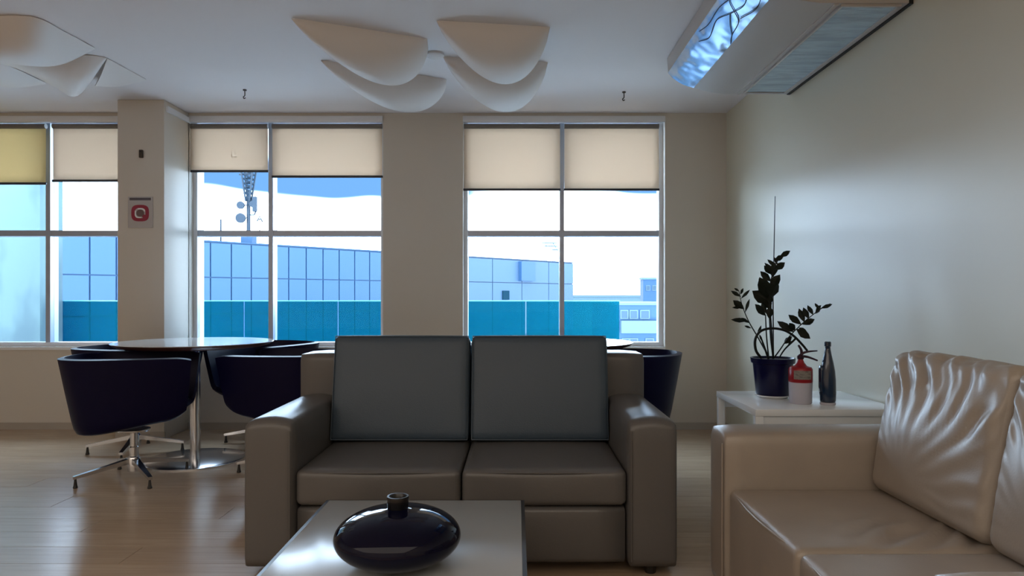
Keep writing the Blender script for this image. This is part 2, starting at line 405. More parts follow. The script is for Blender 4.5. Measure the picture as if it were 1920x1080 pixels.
# second small aerial, the A shape
p = fac(487)*1.06; t = thing('rooftop_aerial', 'small A-shaped aerial on a thin post right of the mast', 'antenna', (p.x, p.y, 4.44))
bm = bmesh.new(); k2 = p.y/F
def z2(y): return at(0, y, p.y).z-4.44
tube(bm, [(0, 0, 0), (0, 0, z2(412))], .035, 5); obj('post', bm, M['mast'], t)
bm = bmesh.new(); tube(bm, [(-5*k2, 0, z2(415)), (0, 0, z2(405)), (5*k2, 0, z2(416))], .05, 5); tube(bm, [(-3*k2, 0, z2(411)), (3*k2, 0, z2(411))], .04, 5); obj('aerial_frame', bm, M['mast'], t)
p = fac(414)*1.02; bm = bmesh.new(); tube(bm, [(0, 0, -.05), (0, 0, at(0, 411, p.y).z-4.44)], [.07, .05], 6)
o = obj('rod_antenna', bm, M['mast']); o.location = (p.x, p.y, 4.44); tag(o, 'thin rod antenna on the roof edge left of the mast', 'antenna')
p = fac(1024)*1.015; t = thing('roof_aerial', 'thin rooftop aerial with ragged crossbars seen through the right window', 'antenna', (p.x, p.y, 4.44)); k3 = p.y/F
bm = bmesh.new(); tube(bm, [(0, 0, -.05), (0, 0, at(0, 455, p.y).z-4.44)], .05, 5); obj('post', bm, M['far_light'], t)
bm = bmesh.new()
for dx0, dx1, yy in ((-8, 20, 455), (-4, 22, 461), (10, 24, 468)): tube(bm, [(dx0*k3, 0, at(0, yy, p.y).z-4.44), (dx1*k3, 0, at(0, yy+1, p.y).z-4.44)], .06, 4)
tube(bm, [(22*k3, 0, at(0, 470, p.y).z-4.44), (12*k3, 0, at(0, 455, p.y).z-4.44)], .05, 4)
obj('crossbar', bm, M['far_light'], t)
# far buildings to the right
def fbuild(name, label, x0, x1, ytop, d, dep, m_, wins=(), bands=()):
    a = at(x0, ytop, d); b = at(x1, ytop, d)
    t = thing(name, label, 'building', (a.x, d, -14)); Wd = b.x-a.x; H = a.z+14
    boxo('body', (0, Wd, 0, dep, 0, H), m_, t)
    boxo('roof_edge', (-.1, Wd+.1, -.1, dep, H, H+.12*d/40), M['far_light'], t)
    for (p0, p1, q0, q1) in wins:
        u0 = at(p0, q1, d); u1 = at(p1, q0, d)
        f = boxo('window', (u0.x-a.x-.05, u1.x-a.x+.05, -.06, .02, u0.z+14-.05, u1.z+14+.05), M['far_light'], t)
        boxo('pane', (u0.x-a.x, u1.x-a.x, -.08, -.05, u0.z+14, u1.z+14), M['far_pane'], f)
    for (p0, p1, q0, q1) in bands:
        u0 = at(p0, q1, d); u1 = at(p1, q0, d)
        boxo('balcony_band', (u0.x-a.x, u1.x-a.x, -.4, 0, u0.z+14, u1.z+14), M['far_light'], t)
    return t
fbuild('low_building', 'low blue building with pale balcony seen beyond the railing end', 1155, 1290, 572, 32, 10, M['far_blue'],
       [(1168, 1178, 636, 650), (1182, 1194, 636, 650), (1212, 1224, 636, 650), (1240, 1252, 636, 650), (1165, 1176, 583, 596), (1182, 1194, 583, 596), (1202, 1216, 583, 596)], [(1163, 1235, 601, 624)])
fbuild('tall_building', 'tall blue building at the right end of the right window', 1206, 1330, 524, 62, 1.5, M['far_blue'], [(1212, 1218, 536, 544), (1224, 1230, 536, 544)])
fbuild('distant_block', 'long low pale block on the skyline in the right window', 1040, 1215, 557, 130, 20, M['far_light'])

# ================================================================== CEILING LAMPS
def petal_bm(bm, A_, B_, off, drop, skew=0.0, th=.006, pinch=.75):
    A_ = Vector((*A_, 0)); B_ = Vector((*B_, 0)); off = Vector((*off, 0))
    def P(u, v):
        s = (4*u*(1-u))**pinch; s *= 1+skew*(u-.5)
        return A_+(B_-A_)*u + off*(s*(1-math.cos(v*PI/2)*.999)) - Vector((0, 0, drop*s*math.sin(v*PI/2)))
    rows = grid(bm, P, 33, 13)
    bmesh.ops.remove_doubles(bm, verts=bm.verts[:], dist=1e-5)
    bmesh.ops.solidify(bm, geom=bm.faces[:], thickness=th)
def lamp(label, cx, cy, petals, backs):
    t = thing('ceiling_lamp', label, 'lamp', (cx, cy, ZC), 0, 'sculptural petal ceiling lamps')
    for (A_, B_, off, drop, skew) in petals:
        bm = bmesh.new(); petal_bm(bm, (A_[0]-cx, A_[1]-cy), (B_[0]-cx, B_[1]-cy), off, drop, skew)
        o = obj('petal', bm, M['plaster'], t, 50); o.location = (0, 0, -.002)
    for (x0, x1, y0, y1) in backs:
        bm = bmesh.new(); lathe(bm, [(0, -.02), (.05, -.02), (.06, -.012), (.06, 0)], 28, x0-cx, y0-cy); obj('mounting_disc', bm, M['plaster'], t, 40)
    return t
def cz(x, y):
    d = (ZC-E)*F/(HY-y); return ((x-VX)*d/F, d)
lamp('white sculptural ceiling lamp of four scooped petals above the loveseat', -.5, 4.4, [
    (cz(548, 33), cz(800, 72), (.12, .36), .22, -.35), (cz(603, 112), cz(836, 148), (.10, .34), .20, -.3),
    (cz(820, 38), cz(1030, 50), (.02, .36), .23, .3), (cz(832, 106), cz(1026, 116), (.02, .38), .24, .3)],
    [(-.53, 0, 4.52, 0)])
tl = lamp('white sculptural ceiling lamp of pointed sheets cut by the left picture edge', -3.4, 4.4, [], [(-3.3, 0, 4.52, 0)])
def c3(x, y): v = cz(x, y); return Vector((v[0], v[1], ZC-.002))
def sheet(top, rim, belly):
    tp = smooth_path(top, 6); rp = smooth_path(rim, 6); m_ = len(tp)
    def P(u, v):
        i = min(int(round(u*(m_-1))), m_-1); a_, b_ = tp[i], rp[i]; L_ = (b_-a_).length
        return a_.lerp(b_, v)+Vector((0, -.25, -1))*belly*L_*math.sin(v*PI) - Vector((-3.4, 4.4, ZC))*-1*-1
    bm = bmesh.new(); grid(bm, P, m_, 12); bmesh.ops.remove_doubles(bm, verts=bm.verts[:], dist=1e-5)
    bmesh.ops.solidify(bm, geom=bm.faces[:], thickness=.006); obj('petal', bm, M['plaster'], tl, 50)
sheet([c3(-150, 28), c3(-40, 29), c3(60, 30), c3(118, 57), c3(176, 88)], [at(-150, 95, 4.35), at(-40, 108, 4.3), at(45, 121, 4.3), at(112, 120, 4.42), c3(177, 90)], .12)
sheet([c3(-30, 106), c3(40, 106), c3(110, 104), c3(165, 102), c3(198, 107)], [c3(-31, 108), at(45, 132, 4.8), at(100, 160, 4.93), at(145, 178, 5.0), c3(199, 108)], .08)
sheet([c3(201, 108), c3(236, 127), c3(273, 147)], [at(178, 160, 5.05), at(222, 161, 5.2), c3(274, 149)], .04)
sheet([c3(-70, 116), c3(0, 117), c3(84, 153)], [at(-70, 150, 4.95), at(20, 163, 5.05), c3(86, 156)], .05)

# ================================================================== AIR CONDITIONER
t = thing('air_conditioner', 'long white ceiling air conditioner along the right wall', 'air conditioner', (0, 3.85, 2.486))
ya, yb = -.69, .74
prof = [(1.0, .225), (1.005, .145), (1.04, .108), (1.11, .066), (1.19, .038), (1.27, .015), (1.38, .0), (1.79, .0), (1.79, .238), (1.0, .238)]
bm = bmesh.new()
fa = [bm.verts.new((x, ya, z)) for x, z in prof]; fb_ = [bm.verts.new((x, yb, z)) for x, z in prof]
bm.faces.new(fa); bm.faces.new(fb_)
for i in range(len(prof)):
    j = (i+1) % len(prof); bm.faces.new((fa[i], fa[j], fb_[j], fb_[i]))
obj('housing', bm, M['ac'], t, 40)
bm = bmesh.new()
lp = [(1.003, .142), (1.038, .103), (1.108, .062), (1.172, .039)]
def PA(u, v):
    s = v*(len(lp)-1); i = min(int(s), len(lp)-2); f = s-i
    x = lp[i][0]+(lp[i+1][0]-lp[i][0])*f; z = lp[i][1]+(lp[i+1][1]-lp[i][1])*f
    y = ya+.02+(yb-ya-.04)*u
    nn = noise.noise(Vector((x*14, y*6, 3.1)))*.006+noise.noise(Vector((x*40, y*17, 1.1)))*.003
    return Vector((x-.004+nn*.6, y, z-.006+nn))
grid(bm, PA, 70, 12); obj('outlet_flap', bm, M['ac_foil'], t, True)
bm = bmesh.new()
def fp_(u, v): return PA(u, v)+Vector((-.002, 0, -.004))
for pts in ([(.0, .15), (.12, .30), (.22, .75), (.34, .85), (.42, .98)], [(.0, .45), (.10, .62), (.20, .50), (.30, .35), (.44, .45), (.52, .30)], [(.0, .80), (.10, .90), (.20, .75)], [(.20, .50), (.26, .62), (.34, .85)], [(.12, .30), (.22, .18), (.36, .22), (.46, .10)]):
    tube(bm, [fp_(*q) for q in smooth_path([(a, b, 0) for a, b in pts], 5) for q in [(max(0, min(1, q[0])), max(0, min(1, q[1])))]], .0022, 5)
obj('branch_reflection', bm, M['ac_dark'], t)  # dark lines stand in for branches reflected in the glossy strip
bm = bmesh.new(); box(bm, 1.455, 1.475, ya+.01, yb-.01, -.006, .004); obj('seam_strip', bm, M['ac'], t)
bm = bmesh.new()
def PG(u, v):
    x = 1.50+.25*v; y = ya+.03+(yb-ya-.10)*u
    return Vector((x, y, -.006+.003*noise.noise(Vector((x*4, y*22, 0)))))
grid(bm, PG, 80, 10); obj('intake_grille', bm, M['ac_grille'], t, True)
bm = bmesh.new()
for a, b in ((1.488, 1.50), (1.75, 1.765)): box(bm, a, b, ya+.02, yb-.06, -.010, .002)
box(bm, 1.488, 1.765, yb-.06, yb-.05, -.010, .002); box(bm, 1.488, 1.765, ya+.015, ya+.025, -.010, .002)
obj('grille_frame', bm, M['ac'], t)
bm = bmesh.new(); box(bm, 1.79, 1.81, ya-.0, yb, -.004, .23); obj('wall_gap_shadow', bm, M['ac_dark'], t)  # black strip drawn for the shadow in the gap beside the wall

# sprinkler hooks and sensor, sign
for px, py, lab in ((459, 168, 'small dark sprinkler hook on the ceiling before the middle window'), (1170, 172, 'small dark sprinkler hook on the ceiling before the right window')):
    x, y = cz(px, py); t = thing('ceiling_hook', lab, 'hook', (x, y, ZC), 0, 'small hooks on the ceiling')
    bm = bmesh.new(); lathe(bm, [(.014, 0), (.014, -.008), (.004, -.010)], 14); obj('rosette', bm, M['sensor'], t)
    bm = bmesh.new(); tube(bm, smooth_path([(0, 0, -.008), (0, 0, -.045), (-.010, 0, -.055), (-.006, 0, -.068), (.006, 0, -.062)], 4), .004, 6); obj('hook_wire', bm, M['sensor'], t)
p = at(266, 289, 5.57); t = thing('wall_sensor', 'small dark rectangular sensor high on the column', 'sensor', (p.x, 5.57, p.z))
boxo('case', (-.014, .014, -.022, 0, -.032, .032), M['sensor'], t, bev=.004); boxo('cap', (-.009, .009, -.027, -.02, .008, .024), M['dark'], t)
p = at(264, 398, 5.57); t = thing('wall_sign', 'square sign with a crimson ring emblem on the column', 'sign', (p.x, 5.57, p.z))
boxo('plate', (-.10, .10, -.008, 0, -.125, .125), M['sign_white'], t, bev=.002)
boxo('header_bar', (-.085, .085, -.011, -.007, .095, .115), M['sign_grey'], t)
def superring(bm, a, b, r0, r1, y0, y1, n=40, ex=3.2, a0=0, a1=2*PI, cx=0, cz_=0):
    def pt(th, r, y):
        c, s = math.cos(th), math.sin(th); f = (abs(c)**ex+abs(s)**ex)**(-1/ex)
        return Vector((cx+r*a*c*f, y, cz_+r*b*s*f))
    m_ = n+1; R = []
    for i in range(m_):
        th = a0+(a1-a0)*i/n; R.append([bm.verts.new(pt(th, r, y)) for r, y in ((r0, y0), (r1, y0), (r1, y1), (r0, y1))])
    for p_, q in zip(R, R[1:]):
        for k in range(4): bm.faces.new((p_[k], p_[(k+1) % 4], q[(k+1) % 4], q[k]))
cz0 = -.008
bm = bmesh.new(); superring(bm, .07, .066, .62, 1, -.012, -.007, cz_=cz0); bmesh.ops.remove_doubles(bm, verts=bm.verts[:], dist=1e-6); obj('crimson_ring', bm, M['sign_red'], t)
bm = bmesh.new(); superring(bm, .07, .066, .47, .60, -.0125, -.007, n=14, a0=math.radians(20), a1=math.radians(115), cz_=cz0); superring(bm, .07, .066, .47, .60, -.0125, -.007, n=18, a0=math.radians(150), a1=math.radians(285), cz_=cz0); obj('white_arrow', bm, M['white_gloss'], t)
bm = bmesh.new(); superring(bm, .07, .066, .0, .43, -.0115, -.007, n=24, ex=2.2, cz_=cz0); obj('symbol', bm, M['sign_ink'], t)
bm = bmesh.new(); superring(bm, .07, .066, .40, .66, -.013, -.007, n=6, a0=math.radians(300), a1=math.radians(340), cz_=cz0); obj('ring_tail', bm, M['sign_red'], t)

# ================================================================== SOFAS
def make_sofa(label, loc, rz, win, m_body, m_cush, m_seat, depth=.98, wrinkle=False, group=None):
    t = thing('sofa', label, 'sofa', loc, rz, group)
    h = win/2; aw = .205
    # arms with softly crowned tops
    for s, nm in ((-1, 'arm'), (1, 'arm')):
        bm = bmesh.new()
        def fn(q, p):
            if q.z > 0: q.z += .022*(1-(p.x)**2)*max(0, p.z)
            return q
        rbox(bm, aw/2, depth/2-.005, .295, .020, 8, (.004, .004, 0), fn)
        o = obj(nm, bm, m_body, t, True); o.location = (s*(h+aw/2), depth/2, .335)
        bm = bmesh.new()
        tube(bm, [(s*(h+.012), -.0035, .07), (s*(h+.012), -.0035, .60)], .003, 6)
        obj('arm_seam', bm, m_body, o).matrix_parent_inverse = Matrix.Translation((-s*(h+aw/2), -depth/2, -.335))
    # back frame
    bm = bmesh.new(); rbox(bm, h+aw-.004, .125, .395, .022, 10, (0, .006, .004)); o = obj('back_frame', bm, m_body, t, True); o.location = (0, depth-.125, .462)
    # base and front panel
    bm = bmesh.new(); bh = .115 if not wrinkle else .034
    rbox(bm, h-.004, (depth-.22)/2, bh, .014, 6, (0, .004, 0)); o = obj('base_panel', bm, m_body, t, True); o.location = (0, (depth-.22)/2+.03, .05+bh)
    for i in (0, 1):
        s = -1 if i == 0 else 1; cw = h/1-.006
        sd = .36
        def fs(q, p, s=s):
            if wrinkle and q.z > 0 and s < 0:
                w = max(0, min(1, (p.y+.55)/.5))*max(0, min(1, (p.x+.1)/.6))*(1-abs(p.x)**6)*(1-abs(p.y)**8)
                q.z += w*(.012*math.sin(p.x*17+p.y*14+4*noise.noise(Vector((p.x*2, p.y*2, 1))))-.003)
            return q
        bm = bmesh.new(); hz_ = .185 if wrinkle else .074
        rbox(bm, cw/2, .335, hz_, .026, 34 if wrinkle else 14, (0, .008, .010), fs)
        o = obj('seat_cushion', bm, m_seat, t, True); o.location = (s*(cw/2+.003), .350, .436-hz_)
        # piping round the front of the cushion
        bm = bmesh.new(); zz = hz_-.014; tube(bm, smooth_path([(-cw/2+.012, -.320, zz), (0, -.344, zz+.006), (cw/2-.012, -.320, zz)], 6), .0035, 6); obj('piping', bm, m_seat, o)
        # back cushion
        def fc(q, p, s=s):
            if wrinkle and q.y < 0:
                u, v = p.x, p.z
                edge = (1-abs(u)**8)*(1-max(0, -v)**6)
                du, dv = u+.28, v+.75                            # folds fan out from the lower middle
                r = math.hypot(du, dv); ph = math.atan2(du, dv)+.10*dv*dv
                g = max(0, min(1, (r-.35)/1.1))
                n1 = noise.noise(Vector((u*1.3, v*1.3, 2))); n2 = noise.noise(Vector((u*2.4, v*2.4, 7)))
                up = max(0, min(1, (v+.25)/.6))
                q.y += edge*g*up*((.55+1.3*abs(noise.noise(Vector((ph*3, r, 9)))))*.0095*math.sin(30*ph+3.2*n1)+.004*math.sin(66*ph+4*n2))
                q.y += edge*g*(1-up)*.0045*math.sin(24*ph+2*n1+2*n2)
                q.y -= .02*math.exp(-((u+.25)/.6)**2-((v+.15)/.5)**2)
            if wrinkle and p.z > .5: q.z += .006*math.sin(p.x*16)*(p.z-.5)*2*(1-abs(p.x)**6)
            return q
        bm = bmesh.new(); rbox(bm, cw/2, .082, .258, .030 if not wrinkle else .045, 60 if wrinkle else 14, (.0, .022 if wrinkle else .014, .004), fc)
        o = obj('back_cushion', bm, m_cush, t, True); o.location = (s*(cw/2+.003), .655, .688); o.rotation_euler = (math.radians(-11), 0, 0)
        if not wrinkle:
            bm = bmesh.new(); a_, b_, c_ = cw/2-.008, .252, -.076
            tube(bm, [(-a_, c_, -b_), (-a_, c_, b_), (a_, c_, b_), (a_, c_, -b_), (-a_, c_, -b_)], .003, 6); obj('piping', bm, m_cush, o)
    for sx in (-1, 1):
        for y in (.07, depth-.07):
            bm = bmesh.new(); lathe(bm, [(.022, 0), (.028, .045)], 14, sx*(h+aw/2), y); obj('foot', bm, M['dark'], t)
    return t
make_sofa('grey leather two-seat sofa facing the camera in front of the windows', (-.2265, 2.82, 0), 0, 1.365, M['leather'], M['cloth'], M['leather'], wrinkle=False, group='leather two-seat sofas')
make_sofa('beige leather two-seat sofa with a wrinkled back cushion against the right wall', (.77, 1.94, 0), -PI/2, 1.26, M['leather_light'], M['leather_light'], M['leather_light'], depth=1.0, wrinkle=True, group='leather two-seat sofas')

# ================================================================== COFFEE TABLE AND VASE
cy1 = .75*F/(938-HY); cx0 = (617-VX)*cy1/F; cx1 = (977-VX)*cy1/F; cy0 = cy1-.92
t = thing('coffee_table', 'low coffee table with pale reflective top before the grey sofa', 'table', ((cx0+cx1)/2, (cy0+cy1)/2, 0)); hx = (cx1-cx0)/2; hy = (cy1-cy0)/2
boxo('tabletop', (-hx, hx, -hy, hy, .375, .40), M['coffee_white'], t, bev=.003)
bm = bmesh.new(); e = .004
box(bm, -hx-.012, -hx, -hy, hy, .34, .397); box(bm, hx, hx+.012, -hy, hy, .34, .397); box(bm, -hx-.012, hx+.012, -hy-.012, -hy, .34, .397); box(bm, -hx-.012, hx+.012, hy, hy+.012, .34, .397)
obj('edge_band', bm, M['coffee_dark'], t)
for sx in (-1, 1):
    for sy in (-1, 1): boxo('leg', (sx*(hx-.025)-.035, sx*(hx-.025)+.035, sy*(hy-.025)-.035, sy*(hy-.025)+.035, 0, .375), M['coffee_dark'], t, bev=.003)
boxo('lower_shelf', (-hx+.06, hx-.06, -hy+.06, hy-.06, .10, .12), M['coffee_dark'], t)
vy = 1.94; t = thing('flat_vase', 'glossy blue-black flattened round vase on the coffee table', 'vase', ((746-VX)*vy/F, vy, .40))
a, b = .176, .078
prof = [(0, 0), (.055, 0), (.062, .003)]
for i in range(3, 37):
    th = -PI/2+PI*i/38
    r_ = a*math.cos(th)**.94; z_ = .079+b*math.sin(th)
    if r_ > .062 or th > 0:
        if r_ > .028: prof.append((r_, z_))
prof += [(.027, .158), (.020, .158)]
bm = bmesh.new(); lathe(bm, prof, 72); obj('body', bm, M['vase'], t, True)
bm = bmesh.new(); lathe(bm, [(.024, .150), (.029, .156), (.030, .180), (.031, .188), (.030, .191), (.025, .191), (.022, .187), (.020, .158), (.020, .152)], 40, cap=False); obj('collar', bm, M['vase_neck'], t, 40)

# ================================================================== SIDE TABLE WITH PLANT, BOTTLES
SZ = .624; sd0 = (E-SZ)*F/213; sd1 = (E-SZ)*F/178; sx0 = (1343-VX)*sd1/F; sx1 = XR-.015
t = thing('side_table', 'white side table in the corner behind the beige sofa', 'table', (0, 0, 0))
boxo('tabletop', (sx0, sx1, sd0, sd1, SZ-.032, SZ), M['white_gloss'], t, bev=.003)
for x in (sx0+.02, sx1-.02):
    for y in (sd0+.02, sd1-.02): boxo('leg', (x-.018, x+.018, y-.018, y+.018, 0, SZ-.032), M['white_gloss'], t, bev=.002)
bm = bmesh.new(); box(bm, sx0+.04, sx1-.04, sd0+.012, sd0+.024, SZ-.085, SZ-.032); box(bm, sx0+.04, sx1-.04, sd1-.024, sd1-.012, SZ-.085, SZ-.032)
obj('apron', bm, M['white_gloss'], t)
boxo('lower_shelf', (sx0+.04, sx1-.04, sd0+.04, sd1-.04, .16, .18), M['white_gloss'], t)
PD = 3.60; P0 = at(1449, 0, PD); px = PD/F
t = thing('potted_plant', 'dark-leaved potted plant with a tall thin stake on the side table', 'plant', (P0.x, PD, SZ))
bm = bmesh.new(); lathe(bm, [(.060, 0), (.070, .0), (.088, .012), (.088, .016), (.060, .012)], 36); obj('saucer', bm, M['white_gloss'], t, 40)
bm = bmesh.new(); lathe(bm, [(0, .013), (.078, .013), (.084, .02), (.100, .178), (.108, .180), (.112, .206), (.104, .206), (.098, .19), (0, .188)], 40); obj('pot', bm, M['pot'], t, 40)
bm = bmesh.new(); lathe(bm, [(0, .19), (.096, .191), (.092, .196), (0, .199)], 30); obj('soil', bm, M['soil'], t)
def lp_(x, y, dy=0): v = at(x, y, PD); return Vector((v.x-P0.x, dy, v.z-SZ))
bm = bmesh.new()
LW = [(0, 0), (.25, .62), (.5, 1), (.75, .72), (1, 0)]
for s in (1,):
    top = [bm.verts.new((x, y*.28, .03-.06*(x-.5)**2)) for x, y in [(.0, .06)]+LW[1:4]+[(1, 0)]]
    bot = [bm.verts.new((x, -y*.28, .03-.06*(x-.5)**2)) for x, y in [(.0, .06)]+LW[1:4]]
    mid = [bm.verts.new((x, 0, -.03)) for x in (0, .25, .5, .75)]
    und = [bm.verts.new((x, 0, -.06)) for x in (0, .25, .5, .75)]
    for A_, Mi in ((top, mid), (top, und)):
        for i in range(3): bm.faces.new((A_[i], A_[i+1], Mi[i+1], Mi[i]))
        bm.faces.new((A_[3], top[4], Mi[3]))
    for Mi in (mid, und):
        for i in range(3): bm.faces.new((bot[i], bot[i+1], Mi[i+1], Mi[i]))
        bm.faces.new((bot[3], top[4], Mi[3]))
LEAF = bpy.data.meshes.new('leaf'); bm.to_mesh(LEAF); bm.free(); LEAF.materials.append(M['leaf'])
def leaf(par, base, tip, w=1, roll=0.):
    d = tip-base; o = bpy.data.objects.new('leaf', LEAF); COL.objects.link(o); o.parent = par
    x = d.normalized(); y = Vector((0, 1, 0)).cross(x)
    if y.length < .1: y = Vector((0, 0, 1))
    y.normalize(); z = x.cross(y)
    R = Matrix((x, y, z)).transposed().to_4x4()
    o.matrix_basis = Matrix.Translation(base) @ R @ Matrix.Rotation(roll, 4, 'X') @ Matrix.Diagonal((d.length, d.length*w*1.15, d.length*.7, 1))
def stem(pts, rad, leaves):
    bm = bmesh.new(); q = [lp_(x, y, dy) for x, y, dy in pts]; tube(bm, smooth_path(q, 6), rad, 7)
    s = obj('stem', bm, M['stem'], t, True)
    for (x0, y0, x1, y1, dy0, dy1, w) in leaves: leaf(s, lp_(x0, y0, dy0), lp_(x1, y1, dy1), w, random.uniform(-.5, .5))
    return s
# main upright stem with a column of leaves curling to the upper right
stem([(1450, 672, 0), (1446, 610, .0), (1441, 550, -.01), (1447, 510, -.02), (1455, 490, -.02), (1472, 476, -.02)], [.0045, .002], [
    (1447, 570, 1414, 545, 0, .03, .9), (1446, 562, 1420, 520, 0, -.03, .8), (1443, 560, 1458, 525, 0, .0, 1.0), (1443, 545, 1425, 522, 0, .02, .9),
    (1444, 540, 1460, 515, 0, -.02, .9), (1446, 528, 1428, 508, 0, .02, .8), (1448, 520, 1453, 492, 0, 0, .9), (1448, 515, 1430, 498, 0, -.02, .7),
    (1450, 508, 1436, 492, 0, .02, .7), (1453, 506, 1472, 492, 0, .0, .9), (1455, 500, 1440, 486, 0, .01, .6), (1458, 497, 1452, 482, 0, .0, .7),
    (1452, 488, 1470, 480, 0, 0, .9), (1462, 482, 1482, 470, 0, 0, .7), (1445, 552, 1440, 570, 0, -.02, .9), (1446, 580, 1432, 556, .0, .02, 1.0)])
stem([(1452, 672, .01), (1463, 655, .0), (1476, 632, -.02), (1500, 606, -.03), (1530, 582, -.03), (1552, 569, -.03)], [.004, .0015], [
    (1486, 622, 1457, 602, -.02, .0, .7), (1490, 616, 1512, 634, -.02, -.05, .8), (1482, 630, 1470, 645, -.02, 0, .8), (1498, 608, 1478, 590, -.03, 0, .7), (1488, 620, 1474, 605, -.02, -.04, .9),
    (1504, 604, 1498, 578, -.03, 0, .7), (1512, 598, 1506, 576, -.03, -.0, .7), (1500, 608, 1520, 598, -.03, -.05, .9), (1520, 590, 1514, 572, -.03, 0, .7), (1524, 588, 1540, 572, -.03, 0, .7),
    (1532, 580, 1528, 568, -.03, 0, .7), (1534, 578, 1556, 570, -.03, -.03, .5), (1494, 614, 1508, 620, -.02, -.03, .7)])
stem([(1444, 672, .01), (1424, 632, .03), (1408, 602, .04), (1396, 572, .04), (1390, 545, .04)], [.004, .0015], [
    (1408, 602, 1376, 600, .04, .05, .45), (1410, 606, 1392, 596, .04, .02, .5), (1400, 580, 1380, 563, .04, .05, .8), (1398, 576, 1376, 577, .04, .03, .4), (1402, 586, 1412, 560, .04, .05, .4),
    (1394, 556, 1376, 545, .04, .05, .7), (1393, 552, 1400, 540, .04, .05, .7), (1394, 560, 1410, 543, .04, .03, .4), (1391, 546, 1382, 540, .04, .05, .6), (1414, 616, 1398, 611, .04, .02, .4), (1424, 632, 1430, 610, .03, .02, .4)])
stem([(1440, 672, -.01), (1436, 630, -.01), (1434, 590, -.01)], [.004, .003], [(1435, 592, 1412, 570, -.01, -.03, .75), (1436, 588, 1428, 566, -.01, 0, .7)])
stem([(1447, 672, -.02), (1442, 630, -.02), (1440, 595, -.02)], [.004, .003], [(1440, 598, 1441, 574, -.02, -.02, .9)])
stem([(1437, 672, -.03), (1430, 652, -.03), (1423, 632, -.03)], [.006, .004], [(1426, 640, 1420, 626, -.03, -.03, .6)])
# thick looping stem
stem([(1422, 670, -.04), (1411, 655, -.05), (1410, 635, -.05), (1420, 620, -.05), (1440, 615, -.05), (1462, 618, -.05), (1480, 628, -.05), (1496, 644, -.05), (1506, 656, -.05)], [.007, .006], [])
stem([(1486, 632, -.05), (1478, 640, -.05), (1468, 655, -.02), (1460, 672, -.0)], [.006, .003], [(1480, 638, 1472, 646, -.04, -.04, .9)])
bm = bmesh.new(); tube(bm, [lp_(1453, 672, .02), lp_(1452, 560, .02), lp_(1456, 367, .02)], [.0035, .0035, .002], 7); obj('stake', bm, M['stake'], t)
# red and white extinguisher-shaped bottle
bd = 3.40; p = at(1501, 0, bd)
t = thing('extinguisher_bottle', 'small red and white extinguisher-shaped bottle between plant pot and blue bottle', 'bottle', (p.x, bd, SZ)); q = bd/F
bm = bmesh.new(); lathe(bm, [(0, 0), (.048, 0), (.053, .006), (.055, .09), (.055, .105)], 36); obj('lower_body', bm, M['bottle_pale'], t, 40)  # pale colour stands in for a glass reflection over the lower half
bm = bmesh.new(); lathe(bm, [(.055, .105), (.056, .107), (.056, .168), (.050, .178), (.030, .184), (.018, .20), (.012, .215), (.010, .222)], 36); obj('red_shoulder', bm, M['red'], t, 40)
bm = bmesh.new()
grid(bm, lambda u, v: Vector((.0572*math.sin(-.95+1.55*u), -.0572*math.cos(-.95+1.55*u), .122+.042*v)), 14, 2); bmesh.ops.solidify(bm, geom=bm.faces[:], thickness=.001); obj('paper_label', bm, M['label'], t, True)
bm = bmesh.new(); lathe(bm, [(.013, .216), (.016, .220), (.016, .232), (.008, .240)], 20); obj('valve', bm, M['nozzle'], t, 40)
bm = bmesh.new(); tube(bm, smooth_path([(-.012, 0, .225), (.010, -.005, .246), (.035, -.008, .254), (.078, -.01, .258)], 5), [.008, .003], 8); obj('upper_lever', bm, M['nozzle'], t, True)
bm = bmesh.new(); tube(bm, smooth_path([(0, 0, .232), (.03, -.004, .228), (.055, -.006, .220), (.080, -.008, .210)], 5), [.007, .004], 8); obj('lower_lever', bm, M['nozzle'], t, True)
bm = bmesh.new(); tube(bm, smooth_path([(.006, 0, .238), (.002, -.002, .262), (-.012, -.004, .285)], 5), [.008, .005], 8); obj('hose_stub', bm, M['nozzle'], t, True)
# blue bottle
bd = 3.36; p = at(1552, 0, bd); t = thing('blue_bottle', 'tall tapering dark blue glass bottle on the side table', 'bottle', (p.x, bd, SZ))
bm = bmesh.new(); lathe(bm, [(0, .012), (.033, .012), (.037, .02), (.038, .06), (.037, .12), (.033, .165), (.026, .205), (.018, .24), (.0135, .265), (.012, .285)], 36); obj('glass_body', bm, M['blue_glass'], t, True)
bm = bmesh.new(); lathe(bm, [(.034, 0), (.036, .002), (.036, .011), (.033, .013)], 30); obj('glass_foot', bm, M['bottle_pale'], t, 40)
bm = bmesh.new(); lathe(bm, [(.0125, .280), (.0155, .283), (.0155, .302), (.012, .306)], 24); obj('mouth', bm, M['blue_glass'], t, 40)
bm = bmesh.new(); rbox(bm, .010, .016, .065, .008, 3); o = obj('side_lug', bm, M['blue_glass'], t, True); o.location = (-.031, 0, .125)

